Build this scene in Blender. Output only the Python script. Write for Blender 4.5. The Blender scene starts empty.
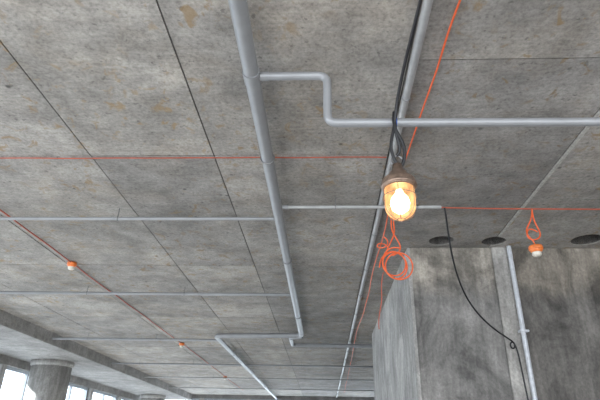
import bpy, bmesh, math, random
from mathutils import Matrix, Vector
random.seed(7)
CZ=1.6           # eye height; every z below is relative to the eye
S=bpy.context.scene
COL=S.collection
S.view_settings.view_transform='Standard'

# ---------------------------------------------------------------- camera
cam=bpy.data.cameras.new('camera'); cam.sensor_width=36; cam.lens=516/600*36; cam.clip_end=300
co=bpy.data.objects.new('camera',cam); COL.objects.link(co)
R=Matrix.Rotation(math.radians(2.94),3,'Z')@Matrix.Rotation(math.pi/2+math.radians(26),3,'X')@Matrix.Rotation(math.radians(1.25),3,'Z')
co.matrix_world=Matrix.Translation((0,0,CZ))@R.to_4x4()
S.camera=co

# ---------------------------------------------------------------- materials
class NT:
    def __init__(s,name):
        s.m=bpy.data.materials.new(name); s.m.use_nodes=True; s.t=s.m.node_tree
        s.b=s.t.nodes['Principled BSDF']; s.out=s.t.nodes['Material Output']
    def n(s,typ,**kw):
        x=s.t.nodes.new(typ)
        for k,v in kw.items():
            if k in x.inputs: x.inputs[k].default_value=v
            else: setattr(x,k,v)
        return x
    def l(s,a,b): s.t.links.new(a,b)
    def ramp(s,src,stops):
        r=s.n('ShaderNodeValToRGB'); e=r.color_ramp.elements
        e[0].position,e[0].color=stops[0][0],(*stops[0][1],1)
        e[1].position,e[1].color=stops[-1][0],(*stops[-1][1],1)
        for p,c in stops[1:-1]:
            q=e.new(p); q.color=(*c,1)
        s.l(src,r.inputs[0]); return r.outputs[0]
    def mix(s,fac,a,b,mode='MIX'):
        x=s.n('ShaderNodeMix',data_type='RGBA',blend_type=mode)
        for sock,v in ((x.inputs[0],fac),(x.inputs[6],a),(x.inputs[7],b)):
            if isinstance(v,(float,int)): sock.default_value=v
            elif isinstance(v,tuple): sock.default_value=(*v,1)
            else: s.l(v,sock)
        return x.outputs[2]
def g(v): return (v,v,v)

def noise(M,vec,scale,detail=6,rough=.6,dist=0):
    x=M.n('ShaderNodeTexNoise'); x.inputs['Scale'].default_value=scale; x.inputs['Detail'].default_value=detail
    x.inputs['Roughness'].default_value=rough; x.inputs['Distortion'].default_value=dist
    M.l(vec,x.inputs['Vector']); return x.outputs[0]
def mapped(M,scale,loc=(0,0,0)):
    geo=M.n('ShaderNodeNewGeometry'); mp=M.n('ShaderNodeMapping')
    mp.inputs['Scale'].default_value=scale; mp.inputs['Location'].default_value=loc
    M.l(geo.outputs['Position'],mp.inputs['Vector']); return mp.outputs[0]

def ceiling_mat(name,stain=1.0,base=(.338,.318,.297)):
    M=NT(name); v=mapped(M,(1,1,1))
    big=noise(M,v,.9,5,.6,.4); med=noise(M,v,4,8,.7); fine=noise(M,v,38,6,.8)
    c=M.ramp(big,[(.3,tuple(k*.70 for k in base)),(.7,tuple(k*1.22 for k in base))])
    c=M.mix(.88,c,M.ramp(med,[(.3,g(.56)),(.7,g(1.27))]),'MULTIPLY')
    c=M.mix(.85,c,M.ramp(fine,[(.3,g(.48)),(.5,g(1)),(.75,g(1.42))]),'MULTIPLY')
    # faint formwork grain running across the slab
    gr=noise(M,mapped(M,(.5,9,1)),5,5,.7)
    c=M.mix(.45,c,M.ramp(gr,[(.3,g(.7)),(.7,g(1.2))]),'MULTIPLY')
    # dark pits
    pit=M.ramp(noise(M,v,24,2,.5),[(.27,g(.5)),(.33,g(1))])
    c=M.mix(.8,c,pit,'MULTIPLY')
    # broad ochre water tint
    wt=M.ramp(noise(M,mapped(M,(1,1,1),(9,4,0)),1.5,5,.65,.5),[(.48,g(0)),(.68,g(.25*stain))])
    c=M.mix(wt,c,M.mix(1.0,c,(1.10,.94,.74),'MULTIPLY'))
    # rusty formwork stains
    sv=mapped(M,(1,.9,1),(3.1,7.7,0))
    st=M.ramp(noise(M,sv,9.5,4,.6,.7),[(.57,g(0)),(.65,g(1))])
    gate=M.ramp(noise(M,sv,1.6,2),[(.39,g(0)),(.55,g(1))])
    f=M.mix(1.0,st,gate,'MULTIPLY'); f=M.mix(1.0,f,g(.68*stain),'MULTIPLY')
    c=M.mix(f,c,(.255,.165,.07))
    # small dark tie spots
    vo=M.n('ShaderNodeTexVoronoi'); vo.inputs['Scale'].default_value=5; M.l(v,vo.inputs['Vector'])
    p=M.ramp(vo.outputs['Distance'],[(.05,g(.25)),(.10,g(1))])
    pg=M.mix(M.ramp(noise(M,v,2.2,2),[(.44,g(0)),(.54,g(1))]),(1.,1.,1.),p)
    c=M.mix(.8*stain,c,pg,'MULTIPLY')
    oi=M.n('ShaderNodeObjectInfo')
    c=M.mix(1.0,c,M.ramp(oi.outputs['Random'],[(0,(.78,.78,.79)),(1,(1.16,1.15,1.13))]),'MULTIPLY')
    M.l(c,M.b.inputs['Base Color']); M.b.inputs['Roughness'].default_value=.8
    bp=M.n('ShaderNodeBump'); bp.inputs['Strength'].default_value=.2; bp.inputs['Distance'].default_value=.02
    M.l(fine,bp.inputs['Height']); M.l(bp.outputs[0],M.b.inputs['Normal'])
    return M.m
def wall_mat(name,base,dark=.5,vert=True,pat=1.0,pour=False):
    M=NT(name)
    v=mapped(M,(1,1,.12) if vert else (1,1,1)); u=mapped(M,(1,1,.8),(5,2,1))
    streak=noise(M,v,11,6,.7); big=noise(M,u,1.8,9,.7,.6); fine=noise(M,u,40,5,.75)
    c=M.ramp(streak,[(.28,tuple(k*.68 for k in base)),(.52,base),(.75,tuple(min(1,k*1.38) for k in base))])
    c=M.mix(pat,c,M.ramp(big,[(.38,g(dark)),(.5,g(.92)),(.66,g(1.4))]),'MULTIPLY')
    c=M.mix(.7,c,M.ramp(fine,[(.3,g(.6)),(.7,g(1.35))]),'MULTIPLY')
    if pour:   # upper pour is paler and browner than the damp lift beneath it
        sp=M.n('ShaderNodeSeparateXYZ'); M.l(mapped(M,(1,1,1)),sp.inputs[0])
        ad=M.n('ShaderNodeMath',operation='MULTIPLY_ADD'); M.l(noise(M,u,3.5,5,.6),ad.inputs[0]); ad.inputs[1].default_value=.5; M.l(sp.outputs[2],ad.inputs[2])
        mr=M.n('ShaderNodeMapRange'); mr.inputs[1].default_value=3.30; mr.inputs[2].default_value=3.52; M.l(ad.outputs[0],mr.inputs[0])
        c=M.mix(1.0,c,M.ramp(mr.outputs[0],[(0,(.74,.75,.77)),(1,(1.24,1.19,1.11))]),'MULTIPLY')
        wv=M.n('ShaderNodeTexWave',wave_type='BANDS',bands_direction='X'); wv.inputs['Scale'].default_value=1.6; wv.inputs['Distortion'].default_value=.4
        M.l(mapped(M,(1,1,.05)),wv.inputs['Vector'])
        c=M.mix(.25,c,M.ramp(wv.outputs[0],[(.0,g(.6)),(.08,g(1)),(.9,g(1.05)),(1,g(1.3))]),'MULTIPLY')
    M.l(c,M.b.inputs['Base Color']); M.b.inputs['Roughness'].default_value=.85
    bp=M.n('ShaderNodeBump'); bp.inputs['Strength'].default_value=.3; bp.inputs['Distance'].default_value=.02
    M.l(big,bp.inputs['Height']); M.l(bp.outputs[0],M.b.inputs['Normal'])
    return M.m
def simple(name,col,rough=.5,metal=0,var=.15,scale=20,emit=None):
    M=NT(name); v=mapped(M,(1,1,1))
    c=M.ramp(noise(M,v,scale,4),[(.3,tuple(k*(1-var) for k in col)),(.7,tuple(min(1,k*(1+var)) for k in col))])
    M.l(c,M.b.inputs['Base Color']); M.b.inputs['Roughness'].default_value=rough; M.b.inputs['Metallic'].default_value=metal
    if emit:
        M.b.inputs['Emission Color'].default_value=(*emit[0],1); M.b.inputs['Emission Strength'].default_value=emit[1]
    return M.m
m_ceil=ceiling_mat('ceiling_concrete')
m_beam=ceiling_mat('beam_concrete',.2,(.26,.25,.24))
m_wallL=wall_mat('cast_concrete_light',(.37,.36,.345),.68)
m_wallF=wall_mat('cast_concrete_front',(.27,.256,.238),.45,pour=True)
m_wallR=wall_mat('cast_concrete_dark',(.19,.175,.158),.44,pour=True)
m_strip=wall_mat('concrete_pale',(.38,.365,.345),.75)
m_floor=wall_mat('floor_screed',(.50,.485,.465),.8,False)
m_white=simple('window_frame_paint',(.3,.33,.36),.5)
m_pipe=simple('painted_grey_pipe',(.27,.275,.285),.38,.2,.08,8)
m_galv=simple('galvanised_conduit',(.36,.36,.36),.42,.25,.12,15)
m_steel=simple('steel_hanger',(.25,.25,.25),.4,.7)
m_black=simple('black_cable',(.012,.012,.014),.5)
m_red=simple('red_wire',(.36,.075,.04),.5)
m_orange=simple('orange_cable',(.75,.12,.03),.45)
m_orbox=simple('orange_plastic',(.75,.19,.04),.4)
m_cream=simple('cream_plastic',(.65,.60,.52),.4)
m_blue=simple('blue_tape',(.02,.12,.55),.5)
m_cast=simple('lamp_cast_metal',(.24,.17,.13),.3,.6,.4,30)
m_joint=simple('joint_mortar',(.09,.085,.08),.9)
m_filler=simple('joint_filler_pale',(.40,.385,.36),.9,0,.3,30)
m_conduit=simple('white_conduit',(.55,.57,.61),.4,.1)
def glass_mat():
    M=NT('lamp_glass'); t=M.t
    tr=M.n('ShaderNodeBsdfTransparent'); tr.inputs[0].default_value=(1,.88,.7,1)
    gl=M.n('ShaderNodeBsdfGlossy'); gl.inputs['Roughness'].default_value=.08
    em=M.n('ShaderNodeEmission'); em.inputs[0].default_value=(1,.50,.21,1)  # glow put into the jar, stands in for bulb light on the glass
    v=mapped(M,(1,1,.4)); n=noise(M,v,30,3)
    mr=M.n('ShaderNodeMapRange'); mr.inputs[1].default_value=.3; mr.inputs[2].default_value=.7; mr.inputs[3].default_value=1.0; mr.inputs[4].default_value=3.6
    M.l(n,mr.inputs[0]); M.l(mr.outputs[0],em.inputs[1])
    mx=M.n('ShaderNodeMixShader'); mx.inputs[0].default_value=.06
    M.l(tr.outputs[0],mx.inputs[1]); M.l(gl.outputs[0],mx.inputs[2])
    m2=M.n('ShaderNodeMixShader'); m2.inputs[0].default_value=.38
    M.l(mx.outputs[0],m2.inputs[1]); M.l(em.outputs[0],m2.inputs[2]); M.l(m2.outputs[0],M.out.inputs[0])
    return M.m
m_glass=glass_mat()
def emis(name,col,s):
    M=NT(name); e=M.n('ShaderNodeEmission'); e.inputs[0].default_value=(*col,1); e.inputs[1].default_value=s
    M.l(e.outputs[0],M.out.inputs[0]); return M.m
m_bulb=emis('bulb_glow',(1,.76,.47),20)
def pane_mat():
    M=NT('window_glass'); tr=M.n('ShaderNodeBsdfTransparent'); tr.inputs[0].default_value=(.93,.97,1,1)
    gl=M.n('ShaderNodeBsdfGlossy'); gl.inputs['Roughness'].default_value=.02
    mx=M.n('ShaderNodeMixShader'); mx.inputs[0].default_value=.05
    M.l(tr.outputs[0],mx.inputs[1]); M.l(gl.outputs[0],mx.inputs[2]); M.l(mx.outputs[0],M.out.inputs[0]); return M.m
m_pane=pane_mat()

# ---------------------------------------------------------------- geometry helpers
def link(name,me,mat=None,parent=None,smooth=False):
    o=bpy.data.objects.new(name,me); COL.objects.link(o)
    if mat: me.materials.append(mat)
    if smooth:
        for p in me.polygons: p.use_smooth=True
    if parent: o.parent=parent
    return o
def empty(name):
    o=bpy.data.objects.new(name,None); o.empty_display_size=.1; COL.objects.link(o); return o
def box(name,x0,x1,y0,y1,z0,z1,mat,parent=None,bev=0):
    bm=bmesh.new(); bmesh.ops.create_cube(bm,size=1)
    for v in bm.verts: v.co=Vector(((x0+x1)/2+v.co.x*(x1-x0),(y0+y1)/2+v.co.y*(y1-y0),CZ+(z0+z1)/2+v.co.z*(z1-z0)))
    if bev: bmesh.ops.bevel(bm,geom=bm.edges[:],offset=bev,segments=2,affect='EDGES')
    me=bpy.data.meshes.new(name); bm.to_mesh(me); bm.free(); return link(name,me,mat,parent)
def fillet(pts,r,n=6):
    P=[Vector(p) for p in pts]; out=[P[0]]
    for a,b,c in zip(P,P[1:],P[2:]):
        d1=(a-b);d2=(c-b); k=min(r,d1.length*.49,d2.length*.49); p=b+d1.normalized()*k;q=b+d2.normalized()*k
        for i in range(n+1):
            t=i/n; out.append(p*(1-t)**2+b*2*t*(1-t)+q*t*t)
    out.append(P[-1]); return out
def tube(name,pts,rad,mat,parent=None,fil=0,smoothc=False,cyc=False,res=5):
    cu=bpy.data.curves.new(name,'CURVE'); cu.dimensions='3D'; cu.bevel_depth=rad; cu.bevel_resolution=res; cu.use_fill_caps=True
    if fil: pts=fillet(pts,fil)
    if smoothc:
        sp=cu.splines.new('NURBS'); sp.points.add(len(pts)-1); sp.order_u=4; sp.use_endpoint_u=not cyc; sp.use_cyclic_u=cyc; cu.resolution_u=8
    else:
        sp=cu.splines.new('POLY'); sp.points.add(len(pts)-1); sp.use_cyclic_u=cyc
    for q,p in zip(sp.points,pts): q.co=(p[0],p[1],p[2]+CZ,1)
    o=bpy.data.objects.new(name,cu); COL.objects.link(o)
    dg=bpy.context.evaluated_depsgraph_get(); me=bpy.data.meshes.new_from_object(o.evaluated_get(dg))
    bpy.data.objects.remove(o); me.name=name; me.materials.clear()
    return link(name,me,mat,parent,True)
def lathe(name,prof,cx,cy,mat,parent=None,n=32):
    bm=bmesh.new(); rings=[]
    for r,z in prof:
        rings.append([bm.verts.new((cx+max(r,1e-4)*math.cos(2*math.pi*i/n),cy+max(r,1e-4)*math.sin(2*math.pi*i/n),z+CZ)) for i in range(n)])
    for a,b in zip(rings,rings[1:]):
        for i in range(n): bm.faces.new((a[i],a[(i+1)%n],b[(i+1)%n],b[i]))
    bmesh.ops.remove_doubles(bm,verts=bm.verts,dist=2e-4); bmesh.ops.recalc_face_normals(bm,faces=bm.faces)
    me=bpy.data.meshes.new(name); bm.to_mesh(me); bm.free(); return link(name,me,mat,parent,True)

# ---------------------------------------------------------------- ceiling (cast panels with open joints)
H=2.0
EX=-5.3
ceil=empty('ceiling')
xs=[EX,-4.45,-3.12,-1.78,-.83,.48,1.76,3.1,4.6,6.5]
gap=.005
holes=[(1.22,5.07,.125),(1.76,5.08,.12),(2.68,5.03,.15)]
def cutter(cx,cy,r):
    bm=bmesh.new(); bmesh.ops.create_cone(bm,cap_ends=True,segments=40,radius1=r,radius2=r,depth=.6,matrix=Matrix.Translation((cx,cy,CZ+H)))
    me=bpy.data.meshes.new('c'); bm.to_mesh(me); bm.free(); o=bpy.data.objects.new('c',me); COL.objects.link(o); return o
k=0
for i,(a,b) in enumerate(zip(xs,xs[1:])):
    ys=[-3,-.6,2.3,5.9,8.6,11.4,14.2,17,19.6,22] if a>=.4 else [-3,.6,3.33,5.9,8.6,11.4,14.2,17,19.6,22]
    for j,(c,d) in enumerate(zip(ys,ys[1:])):
        k+=1; dz=random.uniform(0,.004)
        o=box('panel_%d'%k,a+gap,b-gap,c+gap,d-gap,H+dz,H+.16,m_ceil,ceil)
        for hx,hy,hr in holes:
            if a-hr<hx<b+hr and c<hy<d:
                ct=cutter(hx,hy,hr); md=o.modifiers.new('b','BOOLEAN'); md.object=ct; md.operation='DIFFERENCE'
                dg=bpy.context.evaluated_depsgraph_get(); me=bpy.data.meshes.new_from_object(o.evaluated_get(dg))
                o.modifiers.clear(); o.data=me; bpy.data.objects.remove(ct)
box('joint_backing',EX,6.5,-3,22,H+.010,H+.3,m_joint,ceil)
for o in [o for o in COL.objects if o.name=='joint_backing']:
    for hx,hy,hr in holes:
        ct=cutter(hx,hy,hr); ct.data.transform(Matrix.Translation((0,0,-.15)))
        md=o.modifiers.new('b','BOOLEAN'); md.object=ct; md.operation='DIFFERENCE'
        dg=bpy.context.evaluated_depsgraph_get(); me=bpy.data.meshes.new_from_object(o.evaluated_get(dg))
        o.modifiers.clear(); o.data=me; bpy.data.objects.remove(ct)
box('joint_filler',1.764,1.79,-3,4.93,H-.002,H+.01,m_filler,ceil)
# dropped slab edge along the window side
box('ceiling_dropped_edge',-7.1,EX,-3,22,1.78,H+.2,m_beam,None,.01)
# floor
box('floor',-7.2,6.5,-3,22.2,-1.8,-1.6,m_floor)

# ---------------------------------------------------------------- walls
wr=empty('wall_right')
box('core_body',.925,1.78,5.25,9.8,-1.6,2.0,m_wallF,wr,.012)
box('core_side_lit_skin',.895,.925,5.262,9.8,-1.6,1.998,m_wallL,wr)  # paler skin paints the window light onto the core's left face
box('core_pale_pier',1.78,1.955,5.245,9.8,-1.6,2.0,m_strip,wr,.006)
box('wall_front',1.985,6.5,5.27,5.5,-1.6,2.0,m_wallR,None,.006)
box('added_side_wall',6.5,6.7,-3,22,-1.8,2.3,m_wallL,None)  # unseen wall, added to block ambient light from the right
# left wall with a band of windows
WX=-7.0
wl=empty('wall_left')
box('header',WX-.25,WX,-3,22,1.6,1.78,m_beam,wl)
box('sill',WX-.25,WX,-3,22,-1.6,-.9,m_wallL,wl)
y=-3; n=0
while y<22:
    box('pier_%d'%n,WX-.25,WX,y,y+.18,-.9,1.6,m_wallL,wl); n+=1
    y0,y1=y+.18,min(y+2.4,22)
    w=empty('window_%d'%n)
    fx0,fx1=WX-.16,WX-.09
    for a,b,c,d in ((y0,y1,1.53,1.6),(y0,y1,-.9,-.83),(y0,y0+.07,-.83,1.53),(y1-.07,y1,-.83,1.53)):
        box('frame',fx0,fx1,a,b,c,d,m_white,w)
    ym=(y0+y1)/2; box('mullion',fx0,fx1,ym-.03,ym+.03,-.83,1.53,m_white,w)
    box('transom',fx0,fx1,y0+.07,y1-.07,.7,.75,m_white,w)
    box('pane',WX-.13,WX-.12,y0+.07,y1-.07,-.83,1.53,m_pane,w)
    y+=2.4
# far wall with windows
wb=empty('wall_back')
box('header',-7,6.5,22,22.25,1.86,2.3,m_beam,wb)
box('sill',-7,6.5,22,22.25,-1.6,-.9,m_wallL,wb)
x=-6.9
while x<6.4:
    box('pier_%d'%n,x,x+.18,22,22.25,-.9,1.86,m_wallL,wb); n+=1
    w=empty('window_%d'%n); x0,x1=x+.18,min(x+1.9,6.5)
    for a,b,c,d in ((x0,x1,1.79,1.86),(x0,x1,-.9,-.83),(x0,x0+.06,-.83,1.79),(x1-.06,x1,-.83,1.79)):
        box('frame',a,b,22.08,22.15,c,d,m_white,w)
    box('transom',x0,x1,22.08,22.15,1.1,1.15,m_white,w)
    box('pane',x0+.06,x1-.06,22.11,22.12,-.83,1.79,m_pane,w)
    x+=1.9
# round columns under the dropped edge
for cy in (4.4,12.3,20.2):
    c=empty('concrete_column')
    lathe('shaft',[(0,-1.6),(.44,-1.6),(.44,1.72),(0,1.72)],-6.35,cy,m_strip,c,48)
    lathe('capital_collar',[(.44,1.66),(.47,1.68),(.47,1.78),(0,1.78)],-6.35,cy,m_strip,c,48)

# ---------------------------------------------------------------- pipes
def clamp(parent,x,y,z,r,axis):
    pts=[]
    for i in range(24):
        t=2*math.pi*i/24
        if axis=='x': pts.append((x,y+math.cos(t)*(r+.004),z+math.sin(t)*(r+.004)))
        else: pts.append((x+math.cos(t)*(r+.004),y,z+math.sin(t)*(r+.004)))
    tube('clamp',pts,.005,m_steel,parent,cyc=True,res=2)
    tube('hanger_rod',[(x,y,z+r),(x,y,2.005)],.004,m_steel,parent,res=2)
def collar(parent,x,y,z,r,axis,L=.05):
    d={'x':(L/2,0,0),'y':(0,L/2,0),'z':(0,0,L/2)}[axis]
    tube('collar',[(x-d[0],y-d[1],z-d[2]),(x+d[0],y+d[1],z+d[2])],r*1.12,m_pipe,parent)
Zp=1.9
net=empty('sprinkler_pipework')
p=net
tube('main_run',[(-.405,-2.5,Zp),(-.405,9.5,Zp),(-2.0,9.62,Zp),(-1.9,21.9,Zp)],.045,m_pipe,p,fil=.12)
for yy in (2.3,9.25): collar(p,-.405,yy,Zp,.045,'y',.09)
for yy in (1.2,3.2,5.4,8.0): clamp(p,-.405,yy,Zp,.045,'y')
for yy in (11.5,14.5,17.5): clamp(p,-1.98+(.1*(yy-9.6)/12.3),yy,Zp,.045,'y')
tube('branch_run',[(-.40,2.30,Zp),(.02,2.30,Zp),(.02,2.32,1.595),(6.4,2.36,1.595)],.0235,m_pipe,p,fil=.055)
collar(p,-.33,2.3,Zp,.0235,'x',.04)
for x_ in (2.2,4.2): clamp(p,x_,2.333,1.6,.0235,'x')
tube('cross_run',[(-.40,4.03,Zp),(1.0,4.03,Zp)],.015,m_galv,p); collar(p,-.33,4.03,Zp,.017,'x',.05)
for x_ in (.1,.8): clamp(p,x_,4.03,Zp,.015,'x')
for (x0,x1,yy,rr,mt) in ((EX,-.4,4.28,.016,m_pipe),(EX,-.4,6.8,.02,m_pipe),(EX,-2.0,10.05,.024,m_pipe),(EX,1.2,13.2,.02,m_pipe),(EX,3.5,15.8,.02,m_galv),(EX,3.5,18.6,.02,m_galv)):
    tube('cross_run',[(x0,yy,Zp),(x1,yy,Zp)],rr,mt,p)
    xx=x0+.7
    while xx<x1-.2: clamp(p,xx,yy,Zp,rr,'x'); xx+=1.35
tube('branch_run',[(-.40,9.6,Zp),(-.62,9.75,Zp),(-.62,10.45,Zp),(3.6,10.45,Zp)],.035,m_pipe,p,fil=.1)
collar(p,.3,10.45,Zp,.035,'x',.08)
# straight service conduit on the slab joint
p=empty('ceiling_conduit')
tube('run',[(.505,-2.5,1.972),(.505,21.9,1.972)],.024,m_galv,p)
yy=.4
while yy<21: 
    tube('saddle',[(.505+.027*math.cos(t),yy,1.972-.027*math.sin(t)) for t in [i*math.pi/10 for i in range(11)]],.004,m_steel,p,res=2); yy+=1.1
# vertical conduit by the wall seam
p=empty('wall_conduit')
tube('run',[(1.955,5.215,2.0),(1.97,5.215,-1.6)],.024,m_conduit,p)
for zz in (1.1,.1): box('strap',1.92,2.01,5.19,5.25,zz,zz+.02,m_conduit,p,.003)

# ---------------------------------------------------------------- wires
def wavy(a,b,n,amp,sag=0):
    a=Vector(a);b=Vector(b);o=[]
    for i in range(n+1):
        t=i/n; q=a.lerp(b,t); q.x+=random.uniform(-amp,amp); q.y+=random.uniform(-amp,amp); q.z+=random.uniform(-amp,amp)*.4-sag*4*t*(1-t); o.append(q)
    return o
tube('red_ceiling_wire',wavy((EX,3.32,1.985),(.46,3.34,1.985),30,.008),.005,m_red,None,smoothc=True,res=2)
tube('red_ceiling_wire',wavy((.70,.8,1.985),(.60,3.4,1.97),12,.008)+wavy((.57,3.6,1.97),(.55,4.03,1.92),5,.005)+wavy((.56,4.3,1.9),(.60,10,1.97),10,.02,.05)+wavy((.6,10.3,1.97),(.75,20,1.97),12,.02),.006,m_orange,None,smoothc=True,res=2)
tube('orange_ceiling_wire',wavy((1.0,4.04,1.9),(6.4,4.06,1.9),14,.008,.02),.007,m_red,None,smoothc=True,res=2)
# detector line on the left: wire and its detectors
det=empty('orange_detector_line')
tube('wire',wavy((-3.03,1.0,1.985),(-3.03,5.7,1.985),14,.012)+wavy((-3.03,5.9,1.985),(-2.97,10.7,1.985),14,.012)+wavy((-2.97,11,1.985),(-2.97,20,1.985),14,.012),.008,m_red,det,smoothc=True,res=2)
def detector(x,y,z,d=None):
    d=d or empty('orange_detector')
    lathe('base',[(0,z),(.052,z),(.056,z-.012),(.056,z-.03),(0,z-.03)],x,y,m_orbox,d)
    lathe('body',[(.05,z-.03),(.047,z-.045),(.035,z-.055)],x,y,m_orbox,d)
    lathe('lens',[(.036,z-.055),(.036,z-.075),(.026,z-.088),(0,z-.092)],x,y,m_cream,d)
    return d
detector(-3.03,5.8,1.995,det); detector(-2.97,10.9,1.995,det); detector(-2.97,16.2,1.995,det)
# hanging detector (right)
dx,dy=1.735,4.05
d=detector(dx,dy,1.555)
tube('cord',[(dx+.03,dy,1.89),(dx+.02,dy,1.80),(dx-.05,dy,1.72),(dx-.06,dy-.01,1.64),(dx,dy,1.60),(dx,dy,1.55)],.006,m_orange,d,smoothc=True,res=3)
tube('cord_loop',[(dx+.03,dy,1.89),(dx+.02,dy,1.78),(dx+.07,dy+.01,1.70),(dx+.055,dy,1.62),(dx-.03,dy,1.60),(dx-.065,dy,1.66),(dx-.02,dy,1.73),(dx+.04,dy,1.68)],.006,m_orange,d,smoothc=True,res=3)

# orange cable coil
c=empty('orange_cable_coil')
cx,cy,cz=.575,3.98,1.36
pts=[]
for i in range(3*16+6):
    t=2*math.pi*i/16+1.2; turn=i/16
    r=.112+.016*math.sin(turn*2.1+.5); pts.append((cx+.02*math.sin(turn*1.7)+r*math.cos(t)*(.92),cy+.012*turn-.03,cz+.02*math.cos(turn*2.6)+r*1.02*math.sin(t)))
tube('coil',pts,.006,m_orange,c,smoothc=True,res=3)
tube('lead',[(cx+.02,cy+.04,1.88),(cx+.03,cy+.0,1.86),(cx-.01,cy-.02,1.75),(cx+.02,cy-.03,1.62),(cx-.05,cy-.03,1.52),(cx-.09,cy-.02,1.42)],.0055,m_orange,c,smoothc=True,res=3)
tube('lead_2',[(cx-.03,cy+.04,1.88),(cx,cy,1.8),(cx-.04,cy-.03,1.66),(cx+.04,cy-.03,1.55),(cx+.06,cy-.02,1.47),(cx-.02,cy,1.44)],.0055,m_orange,c,smoothc=True,res=3)
pts=[(cx-.10+.05*math.cos(t)*.9,cy-.04,cz+.12+.035*math.sin(t)+.01*t) for t in [i*.5 for i in range(16)]]
tube('tangle',pts,.0045,m_orange,c,smoothc=True,res=3)
tube('tail',[(cx-.1,cy,1.30),(cx-.13,cy+.02,1.2),(cx-.10,cy+.03,1.08),(cx-.16,cy+.03,.95),(cx-.15,cy+.05,.86)],.004,m_red,c,smoothc=True,res=3)

# black cable swagged to the wall
tube('black_wall_cable',[(1.02,4.0,1.88),(1.04,4.05,1.80),(1.10,4.3,1.58),(1.28,4.7,1.30),(1.55,5.0,1.12),(1.80,5.17,1.02),(1.86,5.19,.98),(1.83,5.19,.92),(1.79,5.19,.97),(1.84,5.19,1.02),(1.87,5.19,.9),(1.88,5.19,.6),(1.90,5.19,.3),(1.9,5.19,-1.5)],.008,m_black,None,smoothc=True,res=3)

# ---------------------------------------------------------------- caged work lamp hanging from the branch pipe
L=empty('caged_work_lamp'); lx,ly=.378,2.325
lathe('canopy',[(0,1.335),(.026,1.335),(.030,1.30),(.045,1.288),(.052,1.262),(.078,1.252),(.086,1.238),(.086,1.205),(.080,1.195),(.072,1.195)],lx,ly,m_cast,L,40)
lathe('flange_ring',[(.084,1.222),(.091,1.219),(.091,1.207),(.084,1.203)],lx,ly,m_cast,L,40)
tube('hook',[(lx+.03*math.cos(t),ly,1.36+.03*math.sin(t)) for t in [i*2*math.pi/20 for i in range(20)]],.005,m_steel,L,cyc=True)
prof=[(.074,1.198),(.077,1.16),(.076,1.11)]
for i in range(1,11):
    t=i/10*math.pi/2; prof.append((.076*math.cos(t),1.105-.074*math.sin(t)))
lathe('glass_jar',prof,lx,ly,m_glass,L,40)
lathe('bulb',[(.016,1.19),(.022,1.17),(.042,1.145),(.049,1.115),(.040,1.083),(.02,1.066),(0,1.061)],lx,ly,m_bulb,L,24)
for i in range(6):
    a=2*math.pi*(i+.3)/6; q=[]
    for r,z in [(.084,1.20),(.083,1.15),(.082,1.11)]+[(.082*math.cos(t),1.105-.081*math.sin(t)) for t in [j/8*math.pi/2 for j in range(1,8)]]:
        q.append((lx+r*math.cos(a),ly+r*math.sin(a),z))
    tube('guard_wire_%d'%i,q,.0018,m_cast,L,res=2)
for r,z in ((.083,1.15),(.02,1.028)):
    tube('guard_ring',[(lx+r*math.cos(t),ly+r*math.sin(t),z) for t in [i*2*math.pi/28 for i in range(28)]],.0018,m_cast,L,cyc=True,res=2)
for q in ([(.47,1.3,1.94),(.455,1.7,1.90),(.42,2.0,1.82),(.385,2.25,1.68),(.375,2.29,1.56),(.35,2.30,1.47),(.345,2.31,1.40),(.375,2.32,1.34)],
          [(.375,2.29,1.64),(.36,2.28,1.55),(.40,2.29,1.48),(.425,2.30,1.40),(.41,2.31,1.34),(.39,2.32,1.31)],
          [(.375,2.35,1.64),(.38,2.29,1.62),(.37,2.28,1.52),(.39,2.3,1.45),(.40,2.31,1.41),(.378,2.325,1.39)],
          [(.49,.2,1.95),(.475,.9,1.93),(.47,1.3,1.94)]):
    tube('supply_cable',q,.0085,m_black,L,smoothc=True,res=3)
for dz in (0,.012,.024):
    tube('tie_wrap',[(.378+dz*.3,2.325+.029*math.cos(t),1.6+.029*math.sin(t)) for t in [i*2*math.pi/16 for i in range(16)]],.005,m_blue,L,cyc=True,res=2)
pl=bpy.data.lights.new('lamp_light','POINT'); pl.energy=11; pl.color=(1,.55,.22); pl.shadow_soft_size=.04
po=bpy.data.objects.new('lamp_light',pl); COL.objects.link(po); po.location=(lx,ly,CZ+1.12); po.parent=L

# ---------------------------------------------------------------- daylight
w=bpy.data.worlds.new('world'); S.world=w; w.use_nodes=True
bg=w.node_tree.nodes['Background']; bg.inputs[0].default_value=(.89,.945,1,1); bg.inputs[1].default_value=4.8
sl=bpy.data.lights.new('sun','SUN'); sl.energy=24; sl.color=(1,.98,.96); sl.angle=.05
so=bpy.data.objects.new('sun',sl); COL.objects.link(so)
so.rotation_euler=Vector((1,.15,-.62)).to_track_quat('-Z','Y').to_euler()
